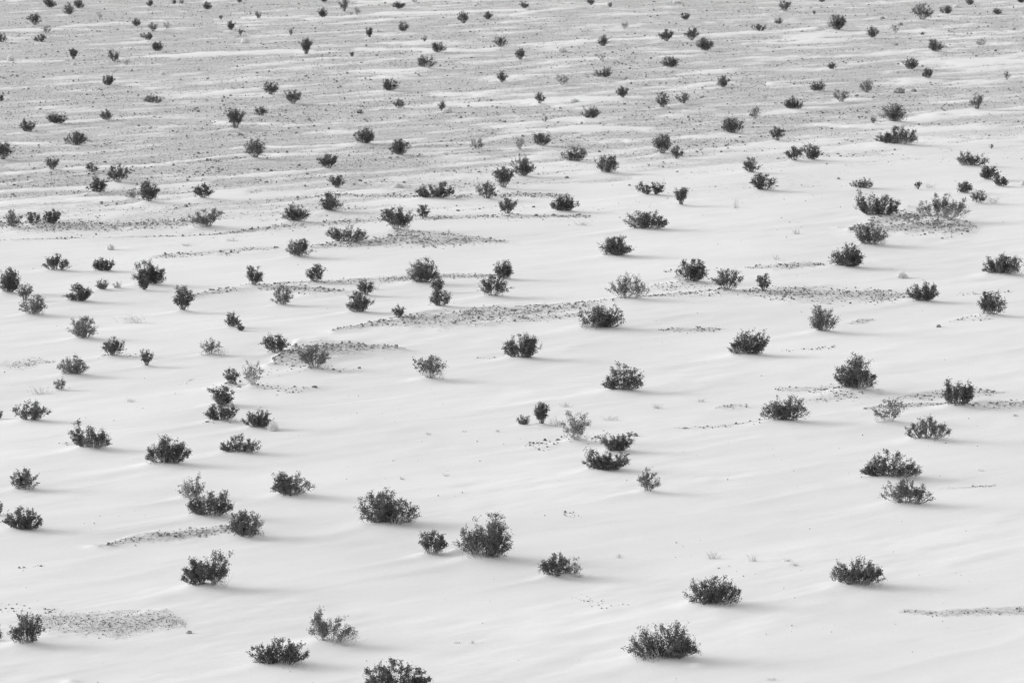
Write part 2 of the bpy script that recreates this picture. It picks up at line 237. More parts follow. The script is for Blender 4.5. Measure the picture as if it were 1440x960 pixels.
LABELS = [
'black rounded shrub on topmost gravel at far left, above left of a similar grey one',
'greyish rounded shrub on topmost gravel at far left, below left of a similar dark one',
'dark rounded shrub on topmost gravel at far left, above right of a similar grey one',
'greyish vase-shaped shrub on far gravel at left edge, above left of a similar sparse one',
'sparse vase-shaped shrub on far gravel at far left, above right of a similar dark one',
'dark rounded shrub on far gravel at left edge, left of a similar dark one',
'black flat shrub on far gravel at far left, below left of a similar sparse one',
'small tall wispy vase shrub on topmost gravel at far left, right of larger dark one',
'small black rounded shrub on topmost gravel at left, left of a similar dark one',
'tiny dark rounded shrub on topmost gravel at left, close left of a larger grey one',
'small greyish flat shrub on topmost gravel at left, close right of a smaller dark one',
'black rounded shrub on topmost gravel at left, above and left of a smaller grey one',
'small black rounded shrub on topmost gravel at left, above right of a smaller grey one',
'small black rounded shrub on far gravel at far left, above left of smaller grey one',
'greyish vase-shaped shrub on far gravel at left, close above a smaller dark one',
'small wispy vase-shaped shrub on far gravel at left, right of a larger grey one',
'tiny greyish vase-shaped shrub on topmost gravel at left, above left of a larger dark one',
'black vase-shaped shrub on far gravel at left, above and left of a smaller grey one',
'tiny greyish upright shrub on far gravel at left, below right of a larger dark one',
'small black rounded shrub on far gravel at left, below right of a similar grey one',
'small greyish flat shrub on far gravel at left, above left of a similar dark one',
'black rounded shrub on far gravel at left, below and right of a smaller dark one',
'small black upright shrub on upper gravel at far left, left of a larger grey one',
'greyish vase-shaped shrub on upper gravel at far left, left of a smaller sparse one',
'tiny sparse vase-shaped shrub on upper gravel at far left, right of a larger grey one',
'black rounded shrub on upper gravel at far left, below a similar grey one',
'greyish ragged shrub on middle gravel at left, below and right of a smaller dark one',
'tiny black rounded shrub on middle gravel at left edge, above left of larger dark one',
'small dark rounded shrub on middle gravel at far left, above right of larger dark one',
'black upright shrub on near gravel at left, below and left of a smaller dark one',
'black rounded shrub on topmost gravel left of centre, above a similar dark one',
'greyish upright shrub on topmost gravel left of centre, above left of a smaller sparse one',
'small sparse vase shrub on topmost gravel left of centre, below right of larger grey one',
'black flat shrub on topmost gravel left of centre, below left of a smaller sparse one',
'small sparse vase shrub on topmost gravel left of centre, above right of larger dark one',
'black rounded shrub on topmost gravel left of centre, below a similar dark one',
'small greyish vase-shaped shrub on topmost gravel at left, below right of a similar dark one',
'dark vase-shaped shrub on far gravel at centre, left of a similar dark one',
'small black rounded shrub on topmost gravel at centre, right of a similar dark one',
'tiny greyish upright shrub on far gravel left of centre, above left of larger dark one',
'small black upright shrub on far gravel left of centre, above right of smaller dark one',
'black rounded shrub on far gravel left of centre, above left of a smaller grey one',
'tiny greyish vase shrub on far gravel left of centre, above left of larger dark one',
'black upright shrub on upper gravel left of centre, below right of a smaller grey one',
'black rounded shrub on far gravel at centre, below and right of a smaller grey one',
'tiny dark vase shrub on upper gravel left of centre, below left of larger dark one',
'broad greyish rounded shrub on upper gravel at centre, below left of a smaller dark one',
'greyish vase-shaped shrub on far gravel at centre, above and left of a similar dark one',
'small dark vase-shaped shrub on upper gravel at centre, below left of a similar dark one',
'dark rounded shrub on middle gravel left of centre, above left of a smaller grey one',
'black vase-shaped shrub on middle gravel at left, above and left of a similar dark one',
'dark vase-shaped shrub on middle gravel left of centre, below right of a similar dark one',
'greyish rounded shrub on middle gravel left of centre, below right of a larger dark one',
'tiny dark domed shrub on middle gravel left of centre, left of a larger grey one',
'small dark rounded shrub on middle gravel at left, below a larger dark one',
'small greyish upright shrub on middle gravel at centre, right of a larger grey one',
'dark rounded shrub on topmost gravel at centre, right of a similar dark one',
'small dark vase-shaped shrub on topmost gravel right of centre, left of a smaller grey one',
'tiny greyish vase-shaped shrub on topmost gravel right of centre, right of a larger dark one',
'small black rounded shrub on topmost gravel right of centre, above a larger dark one',
'small wispy vase shrub on far gravel right of centre, above right of similar dark one',
'dark rounded shrub on far gravel right of centre, above a similar sparse one',
'black vase-shaped shrub on far gravel right of centre, left of a similar dark one',
'dark vase-shaped shrub on far gravel right of centre, above left of a larger dark one',
'black rounded shrub on far gravel right of centre, below right of a smaller dark one',
'dark flat shrub on far gravel at right, below and left of a smaller grey one',
'dark vase-shaped shrub on upper gravel at centre, below and right of a similar grey one',
'small wispy vase-shaped shrub on upper gravel right of centre, above a larger grey one',
'black domed shrub on upper gravel right of centre, below a similar dark one',
'greyish ragged shrub on upper gravel right of centre, below a smaller sparse one',
'sparse vase-shaped shrub on upper gravel at centre, above and right of a smaller dark one',
'black rounded shrub on upper gravel at right, above and right of a similar grey one',
'small dark vase-shaped shrub on middle gravel at centre, above a smaller sparse one',
'black vase-shaped shrub on middle gravel right of centre, below right of a larger grey one',
'greyish vase-shaped shrub on middle gravel right of centre, left of a similar grey one',
'greyish vase-shaped shrub on middle gravel right of centre, right of a similar grey one',
'sparse vase-shaped shrub on middle gravel at right, above and right of a larger dark one',
'dark ragged shrub on middle gravel right of centre, below left of a similar dark one',
'greyish vase-shaped shrub on topmost gravel at right, above and right of a smaller grey one',
'small dark flat shrub on topmost gravel at right, above right of a smaller grey one',
'small greyish ragged shrub on far gravel at right, below left of a larger grey one',
'tiny greyish vase-shaped shrub on topmost gravel at right, below left of a larger dark one',
'large black rounded shrub on far gravel at right, below right of a smaller grey one',
'greyish rounded shrub on far gravel at far right, left of a smaller sparse one',
'large greyish vase-shaped shrub on topmost gravel at far right, above a smaller dark one',
'dark rounded shrub on topmost gravel at far right, right of a larger grey one',
'dark rounded shrub on topmost gravel at far right, above right of a similar dark one',
'small black domed shrub on topmost gravel at right edge, below left of similar dark one',
'small black rounded shrub on topmost gravel at right edge, above right of similar dark one',
'small sparse vase-shaped shrub on far gravel at far right, right of a larger grey one',
'tiny dark rounded shrub on far gravel at far right, below a larger grey one',
'black rounded shrub on far gravel at far right, below right of a smaller dark one',
'wispy ragged shrub on far gravel at far right, right of a larger dark one',
'dark rounded shrub on upper gravel at far right, above left of a smaller dark one',
'small black rounded shrub on upper gravel at far right, below right of larger dark one',
'small greyish ragged shrub on upper gravel at right, above right of a larger dark one',
'small tall sparse vase shrub on upper gravel at right edge, right of larger grey one',
'dark ragged shrub on middle gravel at right, above and left of a similar grey one',
'greyish vase-shaped shrub on middle gravel at far right, above right of a similar grey one',
'greyish vase-shaped shrub on middle gravel at right, below and right of a similar dark one',
'black ragged shrub on middle gravel at right, below and left of a similar dark one',
'greyish vase-shaped shrub on middle gravel at far right, below left of a smaller sparse one',
'large rounded shrub directly behind the broad heaped dark one',
'dark rounded shrub on near gravel at left edge, left of a similar dark one',
'black ragged shrub on middle gravel at far left, right of a similar dark one',
'black rounded shrub on near gravel at far left, below right of a similar dark one',
'dark vase-shaped shrub on near gravel at left edge, below left of a similar dark one',
'dark vase-shaped shrub on near gravel at far left, left of a similar grey one',
'small greyish rounded shrub on near gravel at far left, above a larger dark one',
'greyish vase-shaped shrub on gravel fringe at far left, above right of a similar dark one',
'dark rounded shrub on gravel fringe at far left, below left of a similar grey one',
'small wispy ragged shrub on gravel fringe at far left, left of a larger dark one',
'black vase-shaped shrub on gravel fringe at left, close right of a smaller sparse one',
'dark vase-shaped shrub on gravel fringe at left, above a larger grey one',
'dark vase-shaped shrub on near gravel at left, below and right of a similar dark one',
'left and greyest of three shrubs in a row at the left edge',
'middle of three shrubs in a row near the left edge',
'right and darkest of three shrubs in a row near the left edge',
'wide feathery grey shrub at the right end of a gravel band, left side',
'black rounded shrub on near gravel left of centre, above left of a similar dark one',
'black rounded shrub on near gravel left of centre, below right of a similar dark one',
'sparse vase-shaped shrub on near gravel at centre, left of a smaller sparse one',
'black vase-shaped shrub on near gravel left of centre, above a similar dark one',
'dark vase-shaped shrub on gravel fringe left of centre, below a similar dark one',
'dark rounded shrub on gravel fringe left of centre, below a smaller dark one',
'long low shrub rising to a point on its right, gravel fringe centre',
'tall dark shrub in a group of three, upper one, at the centre',
'open vase-shaped shrub at the lower left of the tall dark one',
'small dark vase shrub lowest of the central group of three',
'small dark rounded shrub on gravel fringe left of centre, below left of larger dark one',
'clear V-shaped shrub on a narrow foot, above the twin-banded gravel bed',
'dark ragged shrub on gravel fringe left of centre, left of a similar dark one',
'small sparse vase-shaped shrub on near gravel at centre, left of a larger dark one',
'dark vase-shaped shrub on near gravel at centre, right of a smaller sparse one',
'greyish ragged shrub on near gravel right of centre, above left of a similar dark one',
'dark rounded shrub on gravel fringe at centre, above and right of a similar dark one',
'black rounded shrub on near gravel right of centre, below right of a similar grey one',
'dark shrub with a separate tuft standing up above its top left',
'small vase shrub just right of the shrub with the raised tuft',
'tiny sparse domed shrub on middle gravel at centre, below a larger dark one',
'dark rounded shrub on near gravel at right, below and left of a smaller sparse one',
'greyish rounded shrub on near gravel at right, above and left of a similar dark one',
'dark rounded shrub on gravel fringe at right, below and right of a similar grey one',
'pale two-lobed low shrub with a gap between its lobes, right of centre',
'small dark upright shrub on gravel fringe right of centre, right of a larger grey one',
'dark ragged shrub on gravel fringe at centre, right of a smaller dark one',
'wide black flat-domed shrub, largest along the edge of the gravel fringe',
'dark vase-shaped shrub on near gravel at right, above and left of a similar dark one',
'tiny greyish vase-shaped shrub on middle gravel at far right, left of a larger dark one',
'broad heaped dark shrub, widest on the right of the gravel plain',
'left bush of a close dark pair that nearly touch, right side',
'right bush of a close dark pair that nearly touch, right side',
'broad dark ragged shrub on near gravel at far right, above left of smaller dark one',
'upper left of two touching dark shrubs near the right edge',
'lower right of two touching dark shrubs near the right edge',
'small black rounded shrub touching a paler one at its lower right',
'paler rounded shrub below a small black one, dry twigs at its right',
'low ragged shrub directly behind the big dark shrub of the stony mound',
'big dark shrub on the left shoulder of the stony mound, far right',
'big sparse shrub with loose top sprigs on the right shoulder of the stony mound',
'tiny dark vase-shaped shrub on gravel fringe at far right, left of a larger dark one',
'tiny greyish vase shrub on near gravel at right edge, above right of larger dark one',
'shrub dark on its left half and sparse on its right, far left',
'spreading dark shrub right of the half-sparse one, far left',
'dense black rounded shrub at the left edge, largest there',
'upper of two overlapping grey shrubs near the left edge',
'lower and wider of two overlapping grey shrubs near the left edge',
'neat dark fan-topped domed shrub on the left, alone on sand',
'small ragged grey bush left of a faint pale round one',
'tiny faint pale bush right of a small ragged grey one',
'large ragged dark shrub on the left with a smaller bush in front',
'small black bush set in front of a large ragged dark shrub',
'tall narrow shrub at the left tip of a stony ridge',
'vase-shaped shrub standing behind the stony ridge, left side',
'broad grey shrub with upright twigs, far left on middle sand',
'small dark bush with a tiny black one at its lower right',
'tiny black bush at the lower right of a small dark one',
'compact dark shrub on faint gravel, below right of the broad grey one',
'small vase-shaped bush right of the compact dark shrub, far left',
'wispy V-shaped bush with dry grass at its foot, left side',
'dark rounded shrub at the lower left tip of the twin-banded gravel bed',
'wide ragged shrub at the left end of the twin-banded gravel bed',
'vase-shaped shrub leaning right, above the right end of the stony ridge',
'pale grey rounded shrub in front of the stony ridge',
'upper bush of a stacked pair left of centre, smaller than the lower',
'lower bush of a stacked pair left of centre, wide and dark',
'big grey rounded shrub darker at its lower left, above the long gravel bed',
'small dark bush directly on top of a rounded grey one, centre',
'rounded grey bush directly beneath a small dark one, centre',
'dark spreading bush just behind an open leggy one, centre',
'open leggy bush just in front of a dark spreading one, centre',
'small shrub standing on the top edge of the long central gravel bed',
'dark shrub at the left foot of the raised gravel mound',
'grey fan-shaped shrub growing in front of the raised gravel mound',
'dense black domed shrub alone on smooth sand, upper right of centre',
'dense dark rounded shrub above the left end of the right-hand gravel strip',
'largest sparse pale shrub, wide and see-through, right of centre',
'open vase-shaped shrub near the left part of the right-hand gravel strip',
'small upright vase shrub standing on the right-hand gravel strip',
'very wide dense domed shrub at the right tip of the long gravel bed',
'dense dark shrub alone on open sand below the long central gravel bed',
'spiky dense black shrub right of centre, tapering low to the left',
'two-toned shrub below the stony mound, dark on its left half',
'dense domed shrub lower left of the stony mound, casting a long soft shadow',
'wide dense shrub with a peaked top near the right edge, upper sand',
'wide dark shrub at the right end of the long thin right-hand gravel strip',
'compact dark shrub near the right edge, below the wide peaked one',
'greyish rounded shrub below the long thin right-hand gravel strip',
'ragged grey shrub far left, just above a small bush with dry grass',
'small bush with dry grass on its left, below a ragged grey one',
'wide loose grey shrub at the far left, lower sand',
'sliver of a dark shrub cut by the left edge, lower sand',
'wide grey shrub on the left with a sprig rising at its left end',
'spiky dark shrub on the left with a loose sprig hanging at its left',
'low fan-shaped shrub right of the spiky dark one, tapering left',
'small bush behind scattered stones, above the merged tall pair',
'upper bush of a merged tall pair below scattered stones, left side',
'lower bush of a merged tall pair below scattered stones, left side',
'wispy open V-shaped bush rising from scattered stones, left side',
'dark ragged bush with a pale dry ball at its right end',
'rounded greyish shrub at the far left, above the flat-topped black one',
'sparse round shrub with stray side sprigs, alone right of the gravel mound',
'large ragged shrub alone on open sand right of centre, dipping at its left end',
'tiny grey shrub just left of the narrow upright black shrub',
'narrow upright black shrub at the centre with dry twigs on its right',
'sparse V-shaped shrub rising from scattered stones at the centre',
'upper of two low wide dark shrubs stacked one behind the other, centre right',
'lower of two low wide dark shrubs stacked one behind the other, centre right',
'small leggy shrub with bare stems below, alone beneath the stacked wide pair',
'tallest dense shrub on the right, with a gravel strip under its left foot',
'two-humped greyish shrub at the right end of a thin line of stones',
'sparse vase-shaped shrub left of the arching open shrub, at a gravel line',
'dark shrub standing in a gravel band at right, one thin sprig rising from its left',
'arching open shrub on the right with pale gaps beneath its side branches',
'wide dark shrub on the right with low outstretched side branches, behind an open shrub',
'open-branched shrub directly in front of the wide dark outstretched shrub',
'sliver of a dark shrub cut by the left edge, beside the flat-topped one',
'dense flat-topped black shrub near the left edge of the foreground',
'thin shrub with bleached twigs on its left, behind a dense low one',
'dense low shrub in front of the thin one with bleached twigs',
'dark rounded shrub at the right end of the curved gravel streak',
'dense twin-lobed foreground shrub on the left, its right lobe taller',
'upright oval shrub at the left end of the pale gravel patch',
'sliver of a pale shrub cut by the left edge, bottom corner',
'dark domed shrub alone on open sand, between the low black one the wide peaked one',
'wide peaked foreground shrub sloping down to the right, above the hummock pair',
'largest rounded shrub in the foreground, with a small sand hummock on its left flank',
'compact vase-shaped shrub just left of the hummock beside the largest rounded shrub',
'thin scraggly foreground shrub with one tall spindly sprig on its left',
'low dark spiky shrub near the bottom edge, just below the scraggly sprigged shrub',
'dark shrub cut off by the bottom edge of the picture',
'compact dense foreground shrub with a wispy companion at its right side',
'wispy thin shrub leaning against the right side of a compact dense one',
'flat-topped dense shrub in the foreground with dry twigs at its right foot',
'widest domed shrub near the bottom edge, right of centre, trailing a long soft shadow',
'lone dense domed shrub in the right foreground, far from any other',
]
DRY_LABELS = [
'pale dry mound right beside a small upright dark shrub, gravel plain centre',
'pale dry leafless bush on upper gravel at centre, left of a dark rounded shrub',
'pale dry leafless bush on middle gravel right of centre, above left of dark ragged shrub',
'pale dry leafless bush on gravel fringe left of centre, left of large dark ragged shrub',
'lone bleached ball of dry twigs on smooth sand, far right',
'bleached round ball of dry twigs against the right side of a dark ragged shrub',
'pale dry leafless bush on upper gravel at far left, below a small black upright shrub',
'pale dry leafless bush on upper gravel at left, below a black rounded shrub',
'pale dry leafless bush on far gravel at left, below right of tiny greyish upright shrub',
'pale dry leafless bush on upper gravel at left edge, below a dark rounded shrub',
'pale dry leafless bush on upper sand at far left, above a black ragged shrub',
'pale dry leafless bush on gravel fringe at right edge, right of small black rounded shrub',
'pale dry leafless bush on topmost gravel at far right, above right of dark rounded shrub',
'pale dry leafless bush on topmost gravel right of centre, above a small black rounded shrub',
]
TUFT_LABELS = [
'wide dry twig tuft on middle sand at far left, below a small black vase-shaped shrub',
'wide dry twig tuft on lower sand at far left, left of tiny greyish rounded shrub',
'wide dry twig tuft on lower sand at centre, right of a small black upright shrub',
'dry grass tuft on lower sand right of centre, below right of a dark ragged shrub',
'dry grass tuft on lower sand at centre, above right of a small black upright shrub',
'wide dry twig tuft on gravel fringe at right edge, right of a greyish rounded shrub',
'wide dry twig tuft on gravel fringe at far right, right of tiny dark vase shrub',
'tiny dry grass tuft on gravel fringe at right, below left of a dark rounded shrub',
'wide dry twig tuft on foreground sand left of centre, right of broad sparse open-branched shrub',
'dry grass tuft on foreground sand at right, right of a dark domed shrub',
'wide dry twig tuft on foreground sand right of centre, right of small wispy ragged shrub',
'wide dry twig tuft on gravel fringe right of centre, below right of dark ragged shrub',
'tiny dry grass tuft on middle sand at left, left of a greyish rounded shrub',
'dry grass tuft on upper sand left of centre, above right of small dark vase shrub',
'dry grass tuft on upper sand at right, above left of a broad black domed shrub',
'tiny dry grass tuft on upper sand at right, above a small greyish vase-shaped shrub',
'dry grass tuft on lower sand right of centre, right of a dark ragged shrub',
'leftmost dry grass tuft on foreground sand at right, above left of a black domed shrub',
'tiny dry grass tuft on foreground sand right of centre, right of small wispy ragged shrub',
'wide dry twig tuft on foreground sand at right, above a dark domed shrub',
'dry grass tuft on foreground sand at right, above and right of a dark domed shrub',
'dry grass tuft on upper sand at left, below right of a broad greyish open-branched shrub',
'dry grass tuft on upper sand at left, below left of a broad greyish open-branched shrub',
'dry grass tuft on lower sand at right edge, right of a dark rounded shrub',
'wide dry twig tuft on lower sand right of centre, below a dark ragged shrub',
'tiny dry grass tuft on foreground sand at far right, below a black domed shrub',
'dry grass tuft on lower sand at far left, below a small greyish vase-shaped shrub',
'tiny dry grass tuft on lower sand at far right, right of broad greyish open shrub',
'tiny dry grass tuft on lower sand left of centre, above a large dark ragged shrub',
'tiny dry grass tuft on lower sand at centre, above right of large dark ragged shrub',
'dry grass tuft on foreground sand at right, right of a large dark domed shrub',
'rightmost tiny dry grass tuft on foreground sand at centre, right of broad dark ragged shrub',
'leftmost tiny dry grass tuft on foreground sand at centre, right of broad dark ragged shrub',
'tiny dry grass tuft on foreground sand at far right, above a black domed shrub',
'tiny dry grass tuft on lower sand at centre, below a greyish vase-shaped shrub',
'leftmost tiny dry grass tuft on lower sand at centre, left of small greyish ragged shrub',
'rightmost tiny dry grass tuft on lower sand at centre, left of small greyish ragged shrub',
'dry grass tuft on foreground sand at left, left of a small sparse ragged shrub',
'tiny dry grass tuft on lower sand at right, above left of broad dark ragged shrub',
'wide dry twig tuft on middle sand at left, right of a sparse vase-shaped shrub',
'rightmost dry grass tuft on foreground sand at right, above left of a black domed shrub',
]
BED_LABELS = [
'twin-banded bed of dark gravel right of a wide ragged shrub',
'long tapering bed of dark gravel across the central sand',
'short gravel streak on middle sand at centre, above a black rounded shrub',
'raised mound of dark gravel behind a grey fan-shaped shrub',
'scattered stones in front of the raised gravel mound',
'stony ridge of dark gravel behind a pale grey shrub, left side',
'scattered stones around a wispy V-shaped bush, left side',
'few scattered stones on lower sand at left, right of a dark ragged shrub',
'curved dark gravel streak leading to a dark rounded shrub, left foreground',
'pale patch of fine gravel right of an upright oval shrub, bottom left',
'loose dark stones behind an upright oval shrub at the left edge',
'short gravel streak on foreground sand at left edge, below a black domed shrub',
'small scatter of dark stones on clean foreground sand near the centre',
'thin line of dark stones running off the right edge of the foreground',
'scattered stones under a sparse V-shaped shrub at the centre',
'stony mound between two big shrubs at the far right',
'long thin strip of gravel ending at a wide dark shrub, right side',
'short gravel streak on upper sand at right, left of a broad black domed shrub',
'long thin gravel streak on lower sand at right, left of a black rounded shrub',
'short gravel streak on lower sand at right, below and left of a black rounded shrub',
'long thin gravel streak on lower sand at far right, right of a dark rounded shrub',
'short gravel streak on lower sand at far right, above right of a dark rounded shrub',
'few scattered stones on lower sand at right, left of a broad dark ragged shrub',
'short gravel streak on lower sand at right, left of a broad dark ragged shrub',
'grey gravel band below three shrubs at the left edge',
'long thin gravel streak on upper sand at left, below right of broad greyish open-branched shrub',
'long thin gravel streak on upper sand at centre, above right of broad greyish rounded shrub',
'long thin gravel streak on upper sand right of centre, left of large sparse open-branched shrub',
'short gravel streak on upper sand right of centre, left of a black rounded shrub',
'short gravel streak on middle sand at right, above left of a broad black ragged shrub',
'short gravel streak on middle sand at far right, left of a black rounded shrub',
'few scattered stones on middle sand at far right, right of a greyish rounded shrub',
'short gravel streak on foreground sand at far right, right of a broad greyish open-branched shrub',
'short gravel streak on foreground sand at centre, below left of a broad dark ragged shrub',
'short gravel streak on upper sand at far right, above left of a black rounded shrub',
'few scattered stones on lower sand at left, below and left of a sparse vase-shaped shrub',
'few scattered stones on lower sand at far left, above left of a dark ragged shrub',
'few scattered stones on middle sand at centre, left of a black rounded shrub',
'short gravel streak on middle sand at right, below and left of a greyish rounded shrub',
'long thin gravel streak on gravel fringe left of centre, above a dark vase-shaped shrub',
'long thin gravel streak on gravel fringe at centre, left of a greyish vase-shaped shrub',
'short gravel streak on middle sand at left edge, above left of tiny greyish rounded shrub',
'short gravel streak on middle sand at far left, right of a dark rounded shrub',
'short gravel streak on upper sand at right, above and right of a black rounded shrub',
]
ROCK_LABELS = [
'larger dark rock on middle gravel at far right, right of a greyish vase-shaped shrub',
'larger dark rock on middle gravel at far right, below left of small black rounded shrub',
'larger dark rock on foreground sand at left, below a dark twin-lobed shrub',
'dark stone on gravel fringe left of centre, right of a dark vase-shaped shrub',
'dark stone on gravel fringe right of centre, above and left of a greyish twin-lobed shrub',
'dark stone on gravel fringe at right, above and left of a greyish ragged shrub',
'dark stone on gravel fringe at centre, below a greyish ragged shrub',
'dark stone on far gravel at left, below and right of a small wispy vase-shaped shrub',
'larger dark rock on near gravel at far left, above right of a black rounded shrub',
'dark stone on near gravel at left, below a greyish ragged shrub',
'dark stone on far gravel at far right, below a small sparse vase-shaped shrub',
'larger dark rock on far gravel at far right, above right of small sparse vase shrub',
'dark stone on topmost gravel at far right, above left of a small sparse vase-shaped shrub',
'larger dark rock on lower sand right of centre, above right of a dark ragged shrub',
'dark stone on middle sand at far right, below and right of a black ragged shrub',
'dark stone on gravel fringe left of centre, below a black rounded shrub',
'dark stone on gravel fringe at far left, left of a greyish vase-shaped shrub',
'dark stone on middle sand left of centre, right of a greyish vase-shaped shrub',
'dark stone on far gravel at right edge, below right of a small black domed shrub',
'dark stone on upper gravel at far right, right of a dark rounded shrub',
]

# ------------------------------------------------------------------ helpers
rng = np.random.default_rng(7)
CP, SP = math.cos(PITCH), math.sin(PITCH)

def ray(x, y):
    """survey point -> world direction from the viewpoint"""
    dx, dy = x - 720.0, 480.0 - y
    return dx, F * CP + dy * SP, -F * SP + dy * CP

def ground_at(x, y, z=0.0):
    """survey point -> metres on a level plain at height z"""
    dx, dY, dz = ray(np.asarray(x, float), np.asarray(y, float))
    k = (z - CAM_H) / dz
    return dx * k, dY * k

def metre_scale(y):
    """survey units per metre for something standing on the ground at this row"""
    X, Y = ground_at(720, y)
    return F / (Y * CP + CAM_H * SP)

def hash2(ix, iy, seed):
    h = (ix.astype(np.int64) * 374761393 + iy.astype(np.int64) * 668265263 + seed * 974711) & 0x7fffffff
    h = ((h ^ (h >> 13)) * 1274126177) & 0x7fffffff
    return ((h ^ (h >> 16)) & 0xffff) / 65535.0

def vnoise(x, y, seed):
    ix, iy = np.floor(x), np.floor(y)
    fx, fy = x - ix, y - iy
    fx = fx * fx * fx * (fx * (fx * 6 - 15) + 10)
    fy = fy * fy * fy * (fy * (fy * 6 - 15) + 10)
    a, b = hash2(ix, iy, seed), hash2(ix + 1, iy, seed)
    c, d = hash2(ix, iy + 1, seed), hash2(ix + 1, iy + 1, seed)
    return (a + (b - a) * fx) * (1 - fy) + (c + (d - c) * fx) * fy

def fbm(x, y, seed, octaves=4, gain=.5):
    s, a, t = 0, 1, 0
    for i in range(octaves):
        s = s + a * vnoise(x * 2**i + 17.3 * i, y * 2**i - 9.1 * i, seed + i * 31)
        t += a
        a *= gain
    return s / t

def smooth(e0, e1, v):
    t = np.clip((v - e0) / (e1 - e0), 0, 1)
    return t * t * (3 - 2 * t)

WIND = math.radians(37)
WU, WN = (math.cos(WIND), math.sin(WIND)), (-math.sin(WIND), math.cos(WIND))

def mesh_from(name, verts, faces, smooth_shade=False):
    """verts (n,3) array; faces: list of (m,k) index arrays"""
    me = bpy.data.meshes.new(name)
    verts = np.asarray(verts, np.float32)
    me.vertices.add(len(verts))
    me.vertices.foreach_set('co', verts.ravel())
    faces = [np.asarray(f, np.int32) for f in faces if len(f)]
    loops = np.concatenate([f.ravel() for f in faces])
    totals = np.concatenate([np.full(len(f), f.shape[1], np.int32) for f in faces])
    starts = np.concatenate([[0], np.cumsum(totals)[:-1]]).astype(np.int32)
    me.loops.add(len(loops))
    me.loops.foreach_set('vertex_index', loops)
    me.polygons.add(len(totals))
    me.polygons.foreach_set('loop_start', starts)
    me.polygons.foreach_set('loop_total', totals)
    me.polygons.foreach_set('use_smooth', np.full(len(totals), smooth_shade))
    me.update(calc_edges=True)
    return me

def link(name, me, mat=None, parent=None):
    o = bpy.data.objects.new(name, me)
    if mat is not None and me is not None:
        me.materials.append(mat)
    COL.objects.link(o)
    if parent is not None:
        o.parent = parent
    return o

def tag(o, label=None, cat=None, group=None, kind=None):
    if label: o['label'] = label
    if cat: o['category'] = cat
    if group: o['group'] = group
    if kind: o['kind'] = kind
    return o

# ------------------------------------------------------------------ materials
def new_mat(name):
    m = bpy.data.materials.new(name)
    m.use_nodes = True
    b = m.node_tree.nodes['Principled BSDF']
    b.inputs['Roughness'].default_value = 1.0
    b.inputs['Specular IOR Level'].default_value = 0.05
    return m, m.node_tree, b

def grey(v):
    return (v, v, v, 1)

def varied(name, lo, hi, scale, spread):
    """grey matter with a fine noise and a tone of its own for each object"""
    m, t, b = new_mat(name)
    geo = t.nodes.new('ShaderNodeNewGeometry')
    n = t.nodes.new('ShaderNodeTexNoise')
    n.inputs['Scale'].default_value = scale
    n.inputs['Detail'].default_value = 3
    t.links.new(geo.outputs['Position'], n.inputs['Vector'])
    r = t.nodes.new('ShaderNodeMapRange')
    r.inputs['From Min'].default_value, r.inputs['From Max'].default_value = .3, .7
    r.inputs['To Min'].default_value, r.inputs['To Max'].default_value = lo, hi
    t.links.new(n.outputs['Fac'], r.inputs['Value'])
    oi = t.nodes.new('ShaderNodeObjectInfo')
    k = t.nodes.new('ShaderNodeMapRange')
    k.inputs['To Min'].default_value, k.inputs['To Max'].default_value = 1 - spread, 1 + spread
    t.links.new(oi.outputs['Random'], k.inputs['Value'])
    mu = t.nodes.new('ShaderNodeMath')
    mu.operation = 'MULTIPLY'
    t.links.new(r.outputs[0], mu.inputs[0])
    t.links.new(k.outputs[0], mu.inputs[1])
    t.links.new(mu.outputs[0], b.inputs['Base Color'])
    return m

M_LEAF = varied('leaf', .070, .125, 9.0, .15)
M_LEAF_GREY = varied('dusty_leaf', .11, .18, 9.0, .12)
M_STEM = varied('stem', .10, .20, 12.0, .2)
M_DRY = varied('dry_twig', .26, .46, 14.0, .15)
M_PALE = varied('bleached_twig', .66, .78, 10.0, .06)
M_ROCK = varied('dark_stone', .07, .28, 8.0, .15)

M_GRIT = varied('grey_grit', .12, .36, 3.0, .0)

for _m in (M_LEAF, M_LEAF_GREY):
    _t = _m.node_tree
    _tr = _t.nodes.new('ShaderNodeBsdfTranslucent')
    _mx = _t.nodes.new('ShaderNodeMixShader')
    _mx.inputs[0].default_value = .38
    _b = _t.nodes['Principled BSDF']
    _t.links.new(_b.inputs['Base Color'].links[0].from_socket, _tr.inputs['Color'])
    _t.links.new(_b.outputs[0], _mx.inputs[1])
    _t.links.new(_tr.outputs[0], _mx.inputs[2])
    _t.links.new(_mx.outputs[0], _t.nodes['Material Output'].inputs['Surface'])

